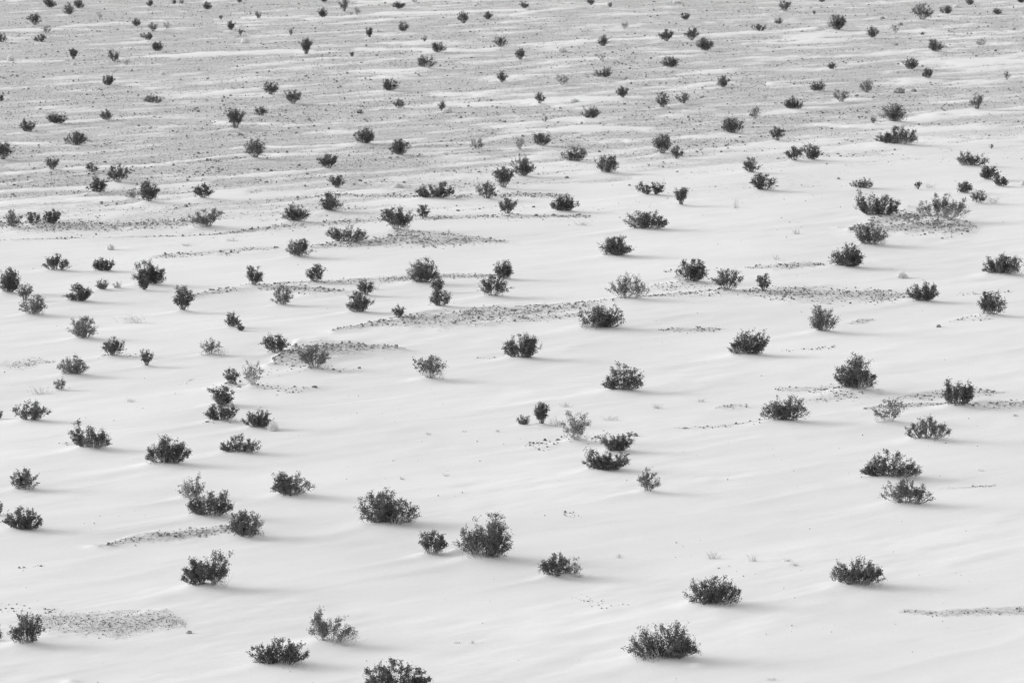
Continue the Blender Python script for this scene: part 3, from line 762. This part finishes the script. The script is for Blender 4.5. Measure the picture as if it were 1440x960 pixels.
def ground_material():
    m, t, b = new_mat('desert_ground')
    L, N = t.links.new, t.nodes.new
    geo = N('ShaderNodeNewGeometry')
    at = N('ShaderNodeAttribute')
    at.attribute_name = 'gravel'
    # wind-aligned coordinates
    mp = N('ShaderNodeMapping')
    mp.vector_type = 'TEXTURE'
    mp.inputs['Rotation'].default_value = (0, 0, WIND)
    L(geo.outputs['Position'], mp.inputs['Vector'])
    def noise(scale, detail, stretch=None, rough=.55):
        n = N('ShaderNodeTexNoise')
        n.inputs['Scale'].default_value = scale
        n.inputs['Detail'].default_value = detail
        n.inputs['Roughness'].default_value = rough
        if stretch:
            s = N('ShaderNodeVectorMath')
            s.operation = 'MULTIPLY'
            s.inputs[1].default_value = stretch
            L(mp.outputs[0], s.inputs[0])
            L(s.outputs[0], n.inputs['Vector'])
        else:
            L(geo.outputs['Position'], n.inputs['Vector'])
        return n.outputs['Fac']
    def rng_(v, a, b2, c, d):
        r = N('ShaderNodeMapRange')
        r.inputs['From Min'].default_value, r.inputs['From Max'].default_value = a, b2
        r.inputs['To Min'].default_value, r.inputs['To Max'].default_value = c, d
        L(v, r.inputs['Value'])
        return r.outputs[0]
    def math_(op, a, b2):
        x = N('ShaderNodeMath')
        x.operation = op
        for i, v in enumerate((a, b2)):
            if isinstance(v, (int, float)): x.inputs[i].default_value = v
            else: L(v, x.inputs[i])
        return x.outputs[0]
    # sand: broad uneven tone, wind-sorted streaks, fine grain
    sand = rng_(noise(.07, 5), .3, .7, .560, .630)
    sand = math_('ADD', sand, rng_(noise(.55, 6, (.28, 1.3, 1), .62), .3, .7, -.022, .022))
    sand = math_('ADD', sand, rng_(noise(9, 3), .3, .7, -.012, .012))
    sand = math_('ADD', sand, rng_(noise(.30, 6, (.35, 1.5, 1), .68), .58, .74, 0, -.07))
    # gravel: packed small stones, each its own tone, with sand between
    vo = N('ShaderNodeTexVoronoi')
    vo.inputs['Scale'].default_value = 9.0
    L(geo.outputs['Position'], vo.inputs['Vector'])
    sep = N('ShaderNodeSeparateColor')
    L(vo.outputs['Color'], sep.inputs[0])
    pebble = rng_(sep.outputs[0], 0, 1, .27, .50)
    pebble = math_('ADD', pebble, rng_(noise(.45, 5, (.6, 1.2, 1), .65), .3, .7, -.07, .07))
    # ragged edge for the mask
    g = math_('ADD', at.outputs['Fac'], rng_(noise(2.6, 5, None, .65), .25, .75, -.30, .30))
    g = rng_(g, .22, .80, 0, 1)
    mix = N('ShaderNodeMix')
    mix.data_type = 'FLOAT'
    L(g, mix.inputs[0])
    L(sand, mix.inputs[2])
    L(pebble, mix.inputs[3])
    L(mix.outputs[0], b.inputs['Base Color'])
    bump = N('ShaderNodeBump')
    bump.inputs['Strength'].default_value = .25
    bump.inputs['Distance'].default_value = .04
    hgt = math_('ADD', noise(1.6, 5, (.3, 1.5, 1)), math_('MULTIPLY', math_('MULTIPLY', vo.outputs['Distance'], g), -1.2))
    L(hgt, bump.inputs['Height'])
    L(bump.outputs[0], b.inputs['Normal'])
    return m

M_GROUND = ground_material()

# ------------------------------------------------------------------ lie of the land
# shrubs in metres: (X, Y, width, height, sand-mound height)
PLACED = []
for (cx, by, w, h, form, dens) in SHRUBS:
    view = (by + 320.0) / F
    ry = w * .40
    inset = .45 * ry * view * (1.0 if form in 'dofmw' else .45)
    row = by - inset
    ms = metre_scale(row)
    mound = min(.16, .10 * h / ms)
    X, Y = ground_at(cx, row, mound * .8)
    PLACED.append((float(X), float(Y), w / ms, max(.12, (h - inset) / ms), mound, ms))

def spine_of(points):
    p = np.array(points, float)
    X, Y = ground_at(p[:, 0], p[:, 1])
    _, Yt = ground_at(p[:, 0], p[:, 1] - p[:, 2])
    _, Yb = ground_at(p[:, 0], p[:, 1] + p[:, 2])
    o = np.argsort(X)
    return X[o], Y[o], np.maximum((Yt - Yb)[o] * .5, .15)

def across(sp, X, Y):
    """1 on the spine, 0 on the border, negative outside"""
    xs, ys, ts = sp
    yc, th = np.interp(X, xs, ys), np.interp(X, xs, ts)
    v = 1 - np.abs(Y - yc) / th
    off = np.maximum(xs[0] - X, X - xs[-1])
    return np.where(off > 0, np.minimum(v, -off / 1.0), v)

BED_SPINES = [spine_of(b[1]) for b in BEDS]
TONGUE_SPINES = [spine_of([(x, y, k * .68) for (x, y, k) in t]) for t in TONGUES]
EDGE = spine_of([(-700, 338, 1), (0, 326, 1), (270, 318, 1), (480, 300, 1), (700, 268, 1), (1000, 240, 1), (1440, 198, 1), (2200, 120, 1)])

def shrub_relief(X, Y):
    """sand heaped round each shrub with a wind tail; returns height and tail cover"""
    Z = np.zeros_like(X)
    T = np.zeros_like(X)
    for (sx, sy, w, h, mound, ms) in PLACED:
        R = 5.0 * w + 2
        sel = np.nonzero((np.abs(X - sx) < R) & (np.abs(Y - sy) < R))
        if len(sel[0]) == 0:
            continue
        dx, dy = X[sel] - sx, Y[sel] - sy
        s = -(dx * WU[0] + dy * WU[1])          # positive down the tail
        n = dx * WN[0] + dy * WN[1]
        r2 = (dx / (.62 * w))**2 + (dy / (.55 * w))**2
        L = 1.5 * w + .6
        wid = .30 * w * (1 - .55 * np.clip(s / (3 * L), 0, 1)) + .06
        tail = np.where(s > 0, np.exp(-s / L) * smooth(4.2 * L, 2.0 * L, s), np.exp(-(s / (.4 * w))**2))
        n0 = n - .12 * w
        prof = np.exp(-np.where(n0 > 0, n0 / (wid * 1.25), n0 / (wid * .75))**2)
        Z[sel] += mound * 1.15 * np.exp(-r2 * 1.25) + mound * .70 * tail * prof
        T[sel] = np.maximum(T[sel], np.maximum(tail * prof * smooth(-.2 * w, .4 * w, s), .9 * np.exp(-r2 * 1.6)))
    return Z, T

HUMMOCKS = [(650, 779, 38, 11), (640, 160, 14, 5), (565, 262, 20, 5), (980, 936, 18, 4), (100, 958, 24, 4)]

def land(X, Y, with_mask=False):
    s = X * WU[0] + Y * WU[1]
    n = X * WN[0] + Y * WN[1]
    near = smooth(900, 450, np.abs(Y)) * smooth(900, 300, np.abs(X))
    Z =   .34 * (fbm(s / 34, n / 17, 3, 3) - .5) * near
    ridge = 1 - np.abs(2 * fbm(s / 11 + 3, n / 3.6, 11, 3) - 1)
    patchy = smooth(.42, .62, fbm(s / 30, n / 22, 23, 2))
    Z = Z + (.010 + .022 * patchy) * (ridge**3 - .4) * near
    fine = 1 - np.abs(2 * fbm(s / 4.5 + 9, n / 1.7, 13, 3) - 1)
    Z = Z + .014 * smooth(.40, .60, fbm(s / 18, n / 9, 25, 2)) * (fine**4 - .3) * near
    lumpy = smooth(.48, .64, fbm(s / 14, n / 8, 47, 2))
    Z = Z + (.012 + .060 * lumpy) * (fbm(s / 2.4, n / .8, 41, 3) - .5) * near
    # gravel plain
    xs, ys, _ = EDGE
    far = Y - np.interp(X, xs, ys)
    streak = .5 * fbm(s / 10, n / 3.2, 57, 3, .6) + .5 * fbm(s / 4.2, n / 1.5, 58, 3, .6)
    field = smooth(-26, 34, far + 26 * (fbm(s / 16, n / 6, 29, 3) - .5))
    lateral = np.clip((X + 20) / 90, -.3, .8)
    G = field * (.96 - .16 * lateral) - 3.0 * np.maximum(streak - .47, 0) - .25 * (fbm(s / 40, n / 18, 71, 2) - .5)
    G = np.where(field > 0, G, 0)
    cover = np.zeros_like(X)
    wob = 7.0 * (fbm(s / 8, n / 4, 83, 3) - .5)
    torn = smooth(.30, .60, fbm(s / 7, n / 2.0, 87, 3))
    for sp in TONGUE_SPINES:
        cover = np.maximum(cover, smooth(-.5, .8, across(sp, X, Y + wob)))
    G = G - (.35 + .55 * torn) * cover
    Z = Z + .10 * smooth(.45, .0, G) * field * near
    edge_noise = 1.6 * (fbm(s / 2.2, n / 1.1, 93, 3) - .5)
    for b, sp in zip(BEDS, BED_SPINES):
        v = across(sp, X, Y)
        v = v + edge_noise * np.where(v > -2, 1, 0)
        m = smooth(-.6, .75, v)
        if b[2] >= .5:
            G = np.maximum(G, m * min(.95, .20 + .54 * b[2]))
        if b[4]:
            Z = Z + b[4] * smooth(-.9, .9, v)
    zs, tail = shrub_relief(X, Y)
    G = G - .9 * tail
    Z = Z + zs
    for (hx, hy, hw, hh) in HUMMOCKS:
        ms = metre_scale(hy)
        px, py = ground_at(hx, hy)
        a = hw / ms * .5
        Z = Z + hh / ms * np.exp(-((X - px) / a)**2 - ((Y - py) / (a * .9))**2)
    if with_mask:
        return Z, np.clip(G, 0, 1)
    return Z

# one sheet, finer where it is seen close, out to the horizon
rows = np.concatenate([[-4000, -1500, -500, -150, -20, 30, 55, 70, 80], ground_at(720, np.linspace(1010, -40, 760))[1],
                       np.geomspace(510, 9000, 45)])
q = np.concatenate([-np.geomspace(12, .21, 24), np.linspace(-.2, .2, 401), np.geomspace(.21, 12, 24)])
GY, Q = np.meshgrid(rows, q, indexing='ij')
GX = Q * np.sqrt(GY**2 + 50.0**2)
GZ, GM = land(GX, GY, True)
nr, nc = GX.shape
idx = np.arange(nr * nc).reshape(nr, nc)
quads = np.stack([idx[:-1, :-1], idx[:-1, 1:], idx[1:, 1:], idx[1:, :-1]], -1).reshape(-1, 4)
gm = mesh_from('ground', np.stack([GX, GY, GZ], -1).reshape(-1, 3), [quads], True)
a = gm.attributes.new('gravel', 'FLOAT', 'POINT')
a.data.foreach_set('value', GM.ravel().astype(np.float32))
ground = link('ground', gm, M_GROUND)
tag(ground, 'pale wind-blown sand sheet with a grey gravel plain behind', None, None, 'structure')

def land_at(x, y):
    return float(land(np.array([x]), np.array([y]))[0])

def drop(x, y, n=3):
    """survey point -> where that line of sight meets the land"""
    z = 0.0
    for _ in range(n):
        X, Y = ground_at(x, y, z)
        z = land_at(float(X), float(Y))
    return float(X), float(Y), z

# ------------------------------------------------------------------ shrubs
def unit(v):
    return v / np.maximum(np.linalg.norm(v, axis=-1, keepdims=True), 1e-9)

def tubes(paths, radii):
    """paths (n, k, 3), radii (n, k): three-sided tubes"""
    n, k, _ = paths.shape
    tan = unit(np.gradient(paths, axis=1))
    ref = np.where(np.abs(tan[..., 2:3]) > .9, np.array([1., 0, 0]), np.array([0, 0, 1.]))
    u = unit(np.cross(tan, ref))
    v = np.cross(tan, u)
    ang = np.array([0, 2.0944, 4.18879])
    ring = (u[..., None, :] * np.cos(ang)[:, None] + v[..., None, :] * np.sin(ang)[:, None]) * radii[..., None, None]
    verts = (paths[..., None, :] + ring).reshape(-1, 3)
    i = np.arange(n * k * 3).reshape(n, k, 3)
    a, b = i[:, :-1, :], i[:, 1:, :]
    f = np.stack([a, np.roll(a, -1, 2), np.roll(b, -1, 2), b], -1).reshape(-1, 4)
    return verts, f

#        spread, tip height bias, base radius, stems per m2
FORMS = {'d': (86, .00, .26, 15), 'r': (84, .02, .30, 15), 'v': (75, .06, .20, 15), 't': (60, .10, .24, 15),
         'f': (86, .00, .25, 15), 'm': (80, .05, .10, 15), 'o': (84, .05, .16, 10), 'w': (86, .03, .20, 12)}

def shrub_parts(r, w, h, form, dens, ms, key):
    lobes = [(0, 0, 1, 1)]
    if key in CROWNS:
        lobes = CROWNS[key]
    elif form == 'm':
        lobes = [(-.25, 0, .56, .88), (.24, .05, .58, 1.0)]
    elif form == 'w':
        k = r.uniform(-.22, .22)
        lobes = [(k, 0, .74, 1.0), (-.22 - .2 * k, r.uniform(-.06, .06), .58, r.uniform(.66, .9)), (.22 - .2 * k, r.uniform(-.06, .06), .58, r.uniform(.66, .9))]
    elif form in 'rd' and w > 1.2:
        lobes = [(0, 0, .95, 1.0), (r.uniform(-.25, .25), r.uniform(-.15, .15), .5, 1.04)]
    spread, zb, br, sden = FORMS[form]
    scale = (31.0 / max(ms * .711, 6)) ** .5
    st_p, st_r, tw_a, tw_b = [], [], [], []
    for (ox, oy, wl, hl) in lobes:
        lw, lh = w * wl, h * hl
        ns = int(np.clip(sden * (lw * lh)**.6 * (.55 + .6 * dens) + 4, 5, 34))
        phi = (np.arange(ns) * 2.39996 + r.uniform(0, 6.28)) + r.normal(0, .3, ns)
        th = np.radians(spread) * np.sqrt((np.arange(ns) + .5) / ns) ** 1.15
        r.shuffle(th)
        if form in 'dwo':                    # a skirt of low outer stems
            nk = max(2, int(ns * .16))
            phi = np.concatenate([phi, r.uniform(0, 6.283, nk)])
            th = np.concatenate([th, np.radians(spread) * r.uniform(.84, 1.0, nk)])
            ns += nk
        k = r.uniform(.80, 1.06, ns)
        sn = np.sin(th) / math.sin(math.radians(spread))
        tip = np.stack([lw * .5 * sn * np.cos(phi) * k, lw * .42 * sn * np.sin(phi) * k,
                        lh * (zb + (1 - zb) * np.cos(th)**.75) * k + .04], -1)
        tip[:, 2] = np.maximum(tip[:, 2], r.uniform(.08, .20, ns) * lh)
        b0 = np.stack([np.cos(phi) * br * lw * .5 * sn, np.sin(phi) * br * lw * .5 * sn, np.full(ns, -.06)], -1)
        ctl = b0 * .5 + tip * np.array([.42, .42, .62])
        t = np.linspace(0, 1, 4)[None, :, None]
        path = b0[:, None] * (1 - t)**2 + 2 * ctl[:, None] * t * (1 - t) + tip[:, None] * t * t
        path = path + r.normal(0, .012, path.shape) * np.array([0, .6, 1, 1])[None, :, None]
        off = np.array([ox * w, oy * w, 0])
        pull = np.array([.55, .80, .95, 1.0])[None, :, None]
        st_p.append(path + off * pull)
        st_r.append(np.linspace(1, .35, 4)[None, :] * (.011 * scale**.8) * r.uniform(.7, 1.2, (ns, 1)))
        nb = (6 if ms > 22 else 3) + int(5 * dens)
        tt = r.uniform(.26 if form in 'vot' else .20, 1.0, (ns, nb, 1))
        P = b0[:, None] * (1 - tt)**2 + 2 * ctl[:, None] * tt * (1 - tt) + tip[:, None] * tt * tt
        tan = unit(tip - ctl)[:, None]
        out = P * np.array([1, 1, 0])
        D = unit(tan * .42 + unit(out) * .22 + np.array([0, 0, .34]) + r.normal(0, .56, P.shape))
        ln = r.uniform(.09, .23, (ns, nb, 1)) * (lw * lh)**.5
        shift = off * (.55 + .45 * (1 - (1 - tt)**2))
        tw_a.append((P + shift).reshape(-1, 3))
        tw_b.append((P + D * ln + shift).reshape(-1, 3))
    SPth, SRd = np.concatenate(st_p), np.concatenate(st_r)
    TA, TB = np.concatenate(tw_a), np.concatenate(tw_b)
    TB[:, 2] = np.minimum(TB[:, 2], h * 1.04)
    v1, f1 = tubes(SPth, SRd)
    tp = np.stack([TA, TB], 1)
    v2, f2 = tubes(tp, np.tile(np.array([[.0065, .003]]) * scale**.8, (len(TA), 1)))
    stems = (np.concatenate([v1, v2]), np.concatenate([f1, f2 + len(v1)]))
    # leaves in tufts on the twigs; a share of the twigs is nearly bare
    ll = .054 * scale
    lw_ = ll * .56
    area = .74 * w * h
    N = int(np.clip(area * (0.34 + 2.85 * dens**1.9) * 2 / (ll * lw_ * .5)* (.62 if ms < 20 else .82), 60, 9500))
    wt = r.uniform(.15, 1, len(TA)) ** 1.2
    wt *= np.where(r.random(len(TA)) < (.35 - .3 * dens), .08, 1)
    if form in 'vt':
        wt *= .6 + .4 * smooth(.05 * h, .35 * h, TB[:, 2])
    else:
        wt *= .65 + .35 * smooth(.1 * h, .45 * h, TB[:, 2])
    if form == 'o':
        wt *= .25 + .75 * smooth(.15 * h, .5 * h, TB[:, 2])
    pick = r.choice(len(TA), N, p=wt / wt.sum())
    s = r.uniform(.15, 1.08, N)[:, None]
    D = unit(TB - TA)[pick]
    pos = TA[pick] + (TB - TA)[pick] * s + r.normal(0, 1, (N, 3)) * (.024 * scale + .013 * h)
    pos[:, 2] = np.maximum(pos[:, 2], .015 + .02 * r.random(N))
    d = unit(D * .6 + r.normal(0, .55, (N, 3)) + np.array([0, 0, .15]))
    side = unit(np.cross(d, r.normal(0, 1, (N, 3))))
    nrm = np.cross(d, side)
    sz = r.uniform(.65, 1.3, (N, 1))
    a0 = pos - d * ll * .5 * sz
    a1 = pos + side * lw_ * .5 * sz + nrm * ll * .08
    a2 = pos + d * ll * .5 * sz
    a3 = pos - side * lw_ * .5 * sz + nrm * ll * .08
    lv = np.stack([a0, a1, a2, a3], 1).reshape(-1, 3)
    lf = np.arange(N * 4).reshape(N, 4)
    return (lv, lf), stems

GROUP = 'dark desert shrubs scattered over the sand and gravel'
for i, ((cx, by, w, h, form, dens), (X, Y, W, H, mound, ms)) in enumerate(zip(SHRUBS, PLACED)):
    r = np.random.default_rng(1000 + i)
    root = bpy.data.objects.new('desert_shrub', None)
    COL.objects.link(root)
    root.empty_display_size = .3
    root.location = (X, Y, land_at(X, Y) - .01)
    tag(root, LABELS[i], 'shrub', GROUP)
    (lv, lf), (sv, sf) = shrub_parts(r, W * (1.05 if ms > 24 else 1.14), H * (1.0 if ms > 24 else .93), form, dens, ms, (cx, by))
    link('foliage', mesh_from('foliage', lv, [lf]), M_LEAF if dens >= .74 else M_LEAF_GREY, root)
    link('stems', mesh_from('stems', sv, [sf]), M_STEM if dens >= .6 else M_DRY, root)
    if w > 30 and r.random() < .6:           # dead pale twigs low on one side
        n = int(14 + w * .35)
        sd = r.choice([-1, 1, 1])
        bx = np.stack([sd * W * r.uniform(.05, .42, n), W * r.uniform(-.34, -.05, n), np.full(n, -.02)], -1)
        tx = bx + np.stack([sd * W * r.uniform(-.05, .16, n), r.normal(-.06, .08, n) * W, H * r.uniform(.12, .42, n)], -1)
        mx = (bx + tx) * .5 + r.normal(0, .03, (n, 3))
        dv, df = tubes(np.stack([bx, mx, tx], 1), np.tile(np.array([[1, .8, .45]]) * .17 / ms, (n, 1)))
        link('dead_twigs', mesh_from('dead_twigs', dv, [df]), M_DRY, root)

# ------------------------------------------------------------------ dry bushes and tufts
def twig_ball(r, w, h, n, rad):
    phi = r.uniform(0, 6.283, n)
    cz = r.uniform(0, 1, n)
    k = r.uniform(.75, 1.03, n)
    sn = np.sqrt(1 - cz**2)
    tip = np.stack([w * .5 * sn * np.cos(phi) * k, w * .42 * sn * np.sin(phi) * k, h * cz * k + .01], -1)
    base = tip * r.uniform(0, .45, (n, 1)) * np.array([1, 1, .5])
    mid = (base + tip) * .5 + r.normal(0, .06 * w, (n, 3))
    mid[:, 2] = np.maximum(mid[:, 2], .0)
    tip = tip + r.normal(0, .04 * w, (n, 3))
    return tubes(np.stack([base, mid, tip], 1), np.tile(np.array([[1, .9, .6]]) * rad, (n, 1)))

for i, (x, y, w, h) in enumerate(DRY_BUSHES):
    X, Y, z = drop(x, y - 1)
    ms = metre_scale(y)
    r = np.random.default_rng(500 + i)
    v, f = twig_ball(r, w / ms, h / ms, 420, .22 / ms)
    o = link('dry_bush', mesh_from('dry_bush', v, [f]), M_PALE)
    o.location = (X, Y, z - .02)
    tag(o, DRY_LABELS[i], 'dry bush', 'pale leafless bushes among the dark shrubs')

for i, (x, y, w, h) in enumerate(TUFTS):
    if w == 0:
        continue
    X, Y, z = drop(x, y - 1)
    ms = metre_scale(y)
    r = np.random.default_rng(800 + i)
    n = int(10 + w)
    W, H = w / ms, h / ms
    b = np.stack([r.normal(0, .2 * W, n), r.normal(0, .1 * W, n), np.full(n, -.02)], -1)
    lean = r.uniform(-1, 1, n)
    tip = b + np.stack([lean * W * .4, r.normal(0, .15 * W, n), H * r.uniform(.25, 1, n)], -1)
    mid = b * .45 + tip * .55 + np.stack([-lean * W * .06, 0 * lean, H * .12 * np.ones(n)], -1)
    v, f = tubes(np.stack([b, mid, tip], 1), np.tile(np.array([[1, .8, .4]]) * .16 / ms, (n, 1)))
    o = link('dry_tuft', mesh_from('dry_tuft', v, [f]), M_DRY)
    o.location = (X, Y, z)
    tag(o, TUFT_LABELS[i], 'dry grass', 'dry twig tufts poking out of the sand')

# ------------------------------------------------------------------ stones
def stones(r, X, Y, size, flat=.66, sink=.42):
    """many small angular stones in one mesh: X, Y, size arrays"""
    n = len(X)
    Z = land(X, Y)
    ang = r.uniform(0, 6.283, (n, 1)) + np.arange(4) * 1.5708 + r.normal(0, .28, (n, 4))
    lo = r.uniform(.75, 1.15, (n, 4)) * .5
    hi = lo * r.uniform(.45, .85, (n, 4))
    asp = r.uniform(.65, 1.0, (n, 1))
    hgt = size * flat * r.uniform(.6, 1.2, n)
    def ring(rad, z, tw):
        a = ang + tw
        return np.stack([X[:, None] + np.cos(a) * rad * size[:, None], Y[:, None] + np.sin(a) * rad * asp * size[:, None], z], -1)
    z0 = np.repeat((Z - hgt * sink)[:, None], 4, 1)
    z1 = (Z + hgt * (1 - sink))[:, None] * np.ones((1, 4)) + r.normal(0, .14, (n, 4)) * hgt[:, None]
    v = np.concatenate([ring(lo, z0, 0), ring(hi, z1, r.normal(0, .25, (n, 1)))], 1).reshape(-1, 3)
    i = np.arange(n)[:, None] * 8
    side = np.concatenate([i + np.array([[k, (k + 1) % 4, 4 + (k + 1) % 4, 4 + k]]) for k in range(4)], 0)
    top = i + np.array([[4, 5, 6, 7]])
    return v, np.concatenate([side, top], 0)

def powersize(r, n, lo, hi, e=2.4):
    u = r.random(n)
    return (lo**(1 - e) + u * (hi**(1 - e) - lo**(1 - e)))**(1 / (1 - e))

for bi, (b, sp) in enumerate(zip(BEDS, BED_SPINES)):
    r = np.random.default_rng(300 + bi)
    xs, ys, ts = sp
    area = np.trapezoid(2 * ts, xs) if hasattr(np, 'trapezoid') else np.trapz(2 * ts, xs)
    n = int(min(4200, max(14, area * b[2] * .22 / b[3]**2)))
    cdf = np.cumsum(np.interp(np.linspace(xs[0], xs[-1], 200), xs, ts))
    px = np.interp(r.random(n * 2), cdf / cdf[-1], np.linspace(xs[0], xs[-1], 200))
    off = r.normal(0, .55, n * 2)
    py = np.interp(px, xs, ys) + off * np.interp(px, xs, ts)
    clump = vnoise(px * .9, py * .6, 90 + bi)
    keep = (np.abs(off) < 1.25) & (clump + .22 * b[2] + r.normal(0, .12, n * 2) > .45)
    px, py = px[keep][:n], py[keep][:n]
    size = powersize(r, len(px), b[3] * .42, b[3] * 2.4, 2.2)
    v, f = stones(r, px, py, size)
    cxm, cym = float(xs.mean()), float(ys.mean())
    v = v - np.array([cxm, cym, 0])
    o = link('gravel_bed', mesh_from('gravel_bed', v, [f]), M_ROCK)
    o.location = (cxm, cym, 0)
    tag(o, BED_LABELS[bi], 'gravel', 'exposed gravel beds', 'stuff')

# loose stones over the far plain: larger blocks, and fine grit as small peaks
def pebbles(r, X, Y, size):
    n = len(X)
    Z = land(X, Y)
    ang = r.uniform(0, 6.283, (n, 1)) + np.arange(4) * 1.5708 + r.normal(0, .25, (n, 4))
    rad = size[:, None] * r.uniform(.4, .62, (n, 4))
    base = np.stack([X[:, None] + np.cos(ang) * rad, Y[:, None] + np.sin(ang) * rad, np.repeat(Z[:, None] - .01, 4, 1)], -1)
    top = np.stack([X + r.normal(0, .15, n) * size, Y + r.normal(0, .15, n) * size, Z + size * r.uniform(.4, .75, n)], -1)[:, None]
    v = np.concatenate([base, top], 1).reshape(-1, 3)
    i = np.arange(n)[:, None] * 5
    return v, np.concatenate([i + np.array([[k, (k + 1) % 4, 4]]) for k in range(4)], 0)

r = np.random.default_rng(5)
def strew(n, lim, spread, bias):
    PX, PY = ground_at(r.uniform(-120, 1560, n), r.uniform(-12, 335, n))
    wgt = (PY / PY.max())**1.2              # even over the ground
    _, g = land(PX, PY, True)
    clump = fbm((PX * WU[0] + PY * WU[1]) / 9, (PX * WN[0] + PY * WN[1]) / 2.2, 12, 3)
    keep = (g + r.normal(0, .16, n) > lim) & (r.random(n) < wgt) & (clump + r.normal(0, spread, n) > bias)
    return PX[keep], PY[keep]

PX, PY = strew(85000, .45, .06, .47)
v, f = stones(r, PX, PY, powersize(r, len(PX), .07, .38, 3.2))
o = link('loose_gravel', mesh_from('loose_gravel', v, [f]), M_ROCK)
tag(o, 'loose dark stones strewn over the grey gravel plain', 'gravel', None, 'stuff')
GXp, GYp = strew(140000, .40, .14, .42)
v, f = pebbles(r, GXp, GYp, powersize(r, len(GXp), .05, .15, 2.6))
o = link('fine_gravel', mesh_from('fine_gravel', v, [f]), M_GRIT)
tag(o, 'fine grey grit covering the far plain between the sand streaks', 'gravel', None, 'stuff')

# a thin litter of single pebbles over the sand sheet
LX, LY = ground_at(r.uniform(-60, 1500, 900), r.uniform(190, 985, 900))
keep = fbm(LX / 6, LY / 8, 99, 2) + r.normal(0, .08, 900) > .50
v, f = pebbles(r, LX[keep], LY[keep], powersize(r, int(keep.sum()), .03, .11, 2.6))
o = link('scattered_pebbles', mesh_from('scattered_pebbles', v, [f]), M_ROCK)
tag(o, 'single small pebbles dotted thinly over the open sand', 'gravel', None, 'stuff')

def rock_mesh(r, s):
    """an angular block from a jittered two-ring hull"""
    k = 7
    a = np.arange(k) * 6.283 / k + r.normal(0, .15, k)
    rings = []
    for z, rad in ((-.12, .5), (.14, .56), (.36, .42), (.48, .2)):
        rr = rad * r.uniform(.8, 1.15, k)
        rings.append(np.stack([np.cos(a) * rr, np.sin(a) * rr * .75, np.full(k, z) + r.normal(0, .03, k)], -1))
    v = np.concatenate(rings) * s
    i = np.arange(k)
    f = np.concatenate([np.stack([j * k + i, j * k + (i + 1) % k, (j + 1) * k + (i + 1) % k, (j + 1) * k + i], -1) for j in range(3)])
    return mesh_from('rock', v, [f, (3 * k + i)[None, :]])

for i, (x, y, w) in enumerate(ROCKS):
    X, Y, z = drop(x, y)
    o = link('rock', rock_mesh(np.random.default_rng(60 + i), w / metre_scale(y)), M_ROCK)
    o.location = (X, Y, z)
    o.rotation_euler = (0, 0, .15 * (i % 5 - 2))
    tag(o, ROCK_LABELS[i], 'rock', 'single dark stones')
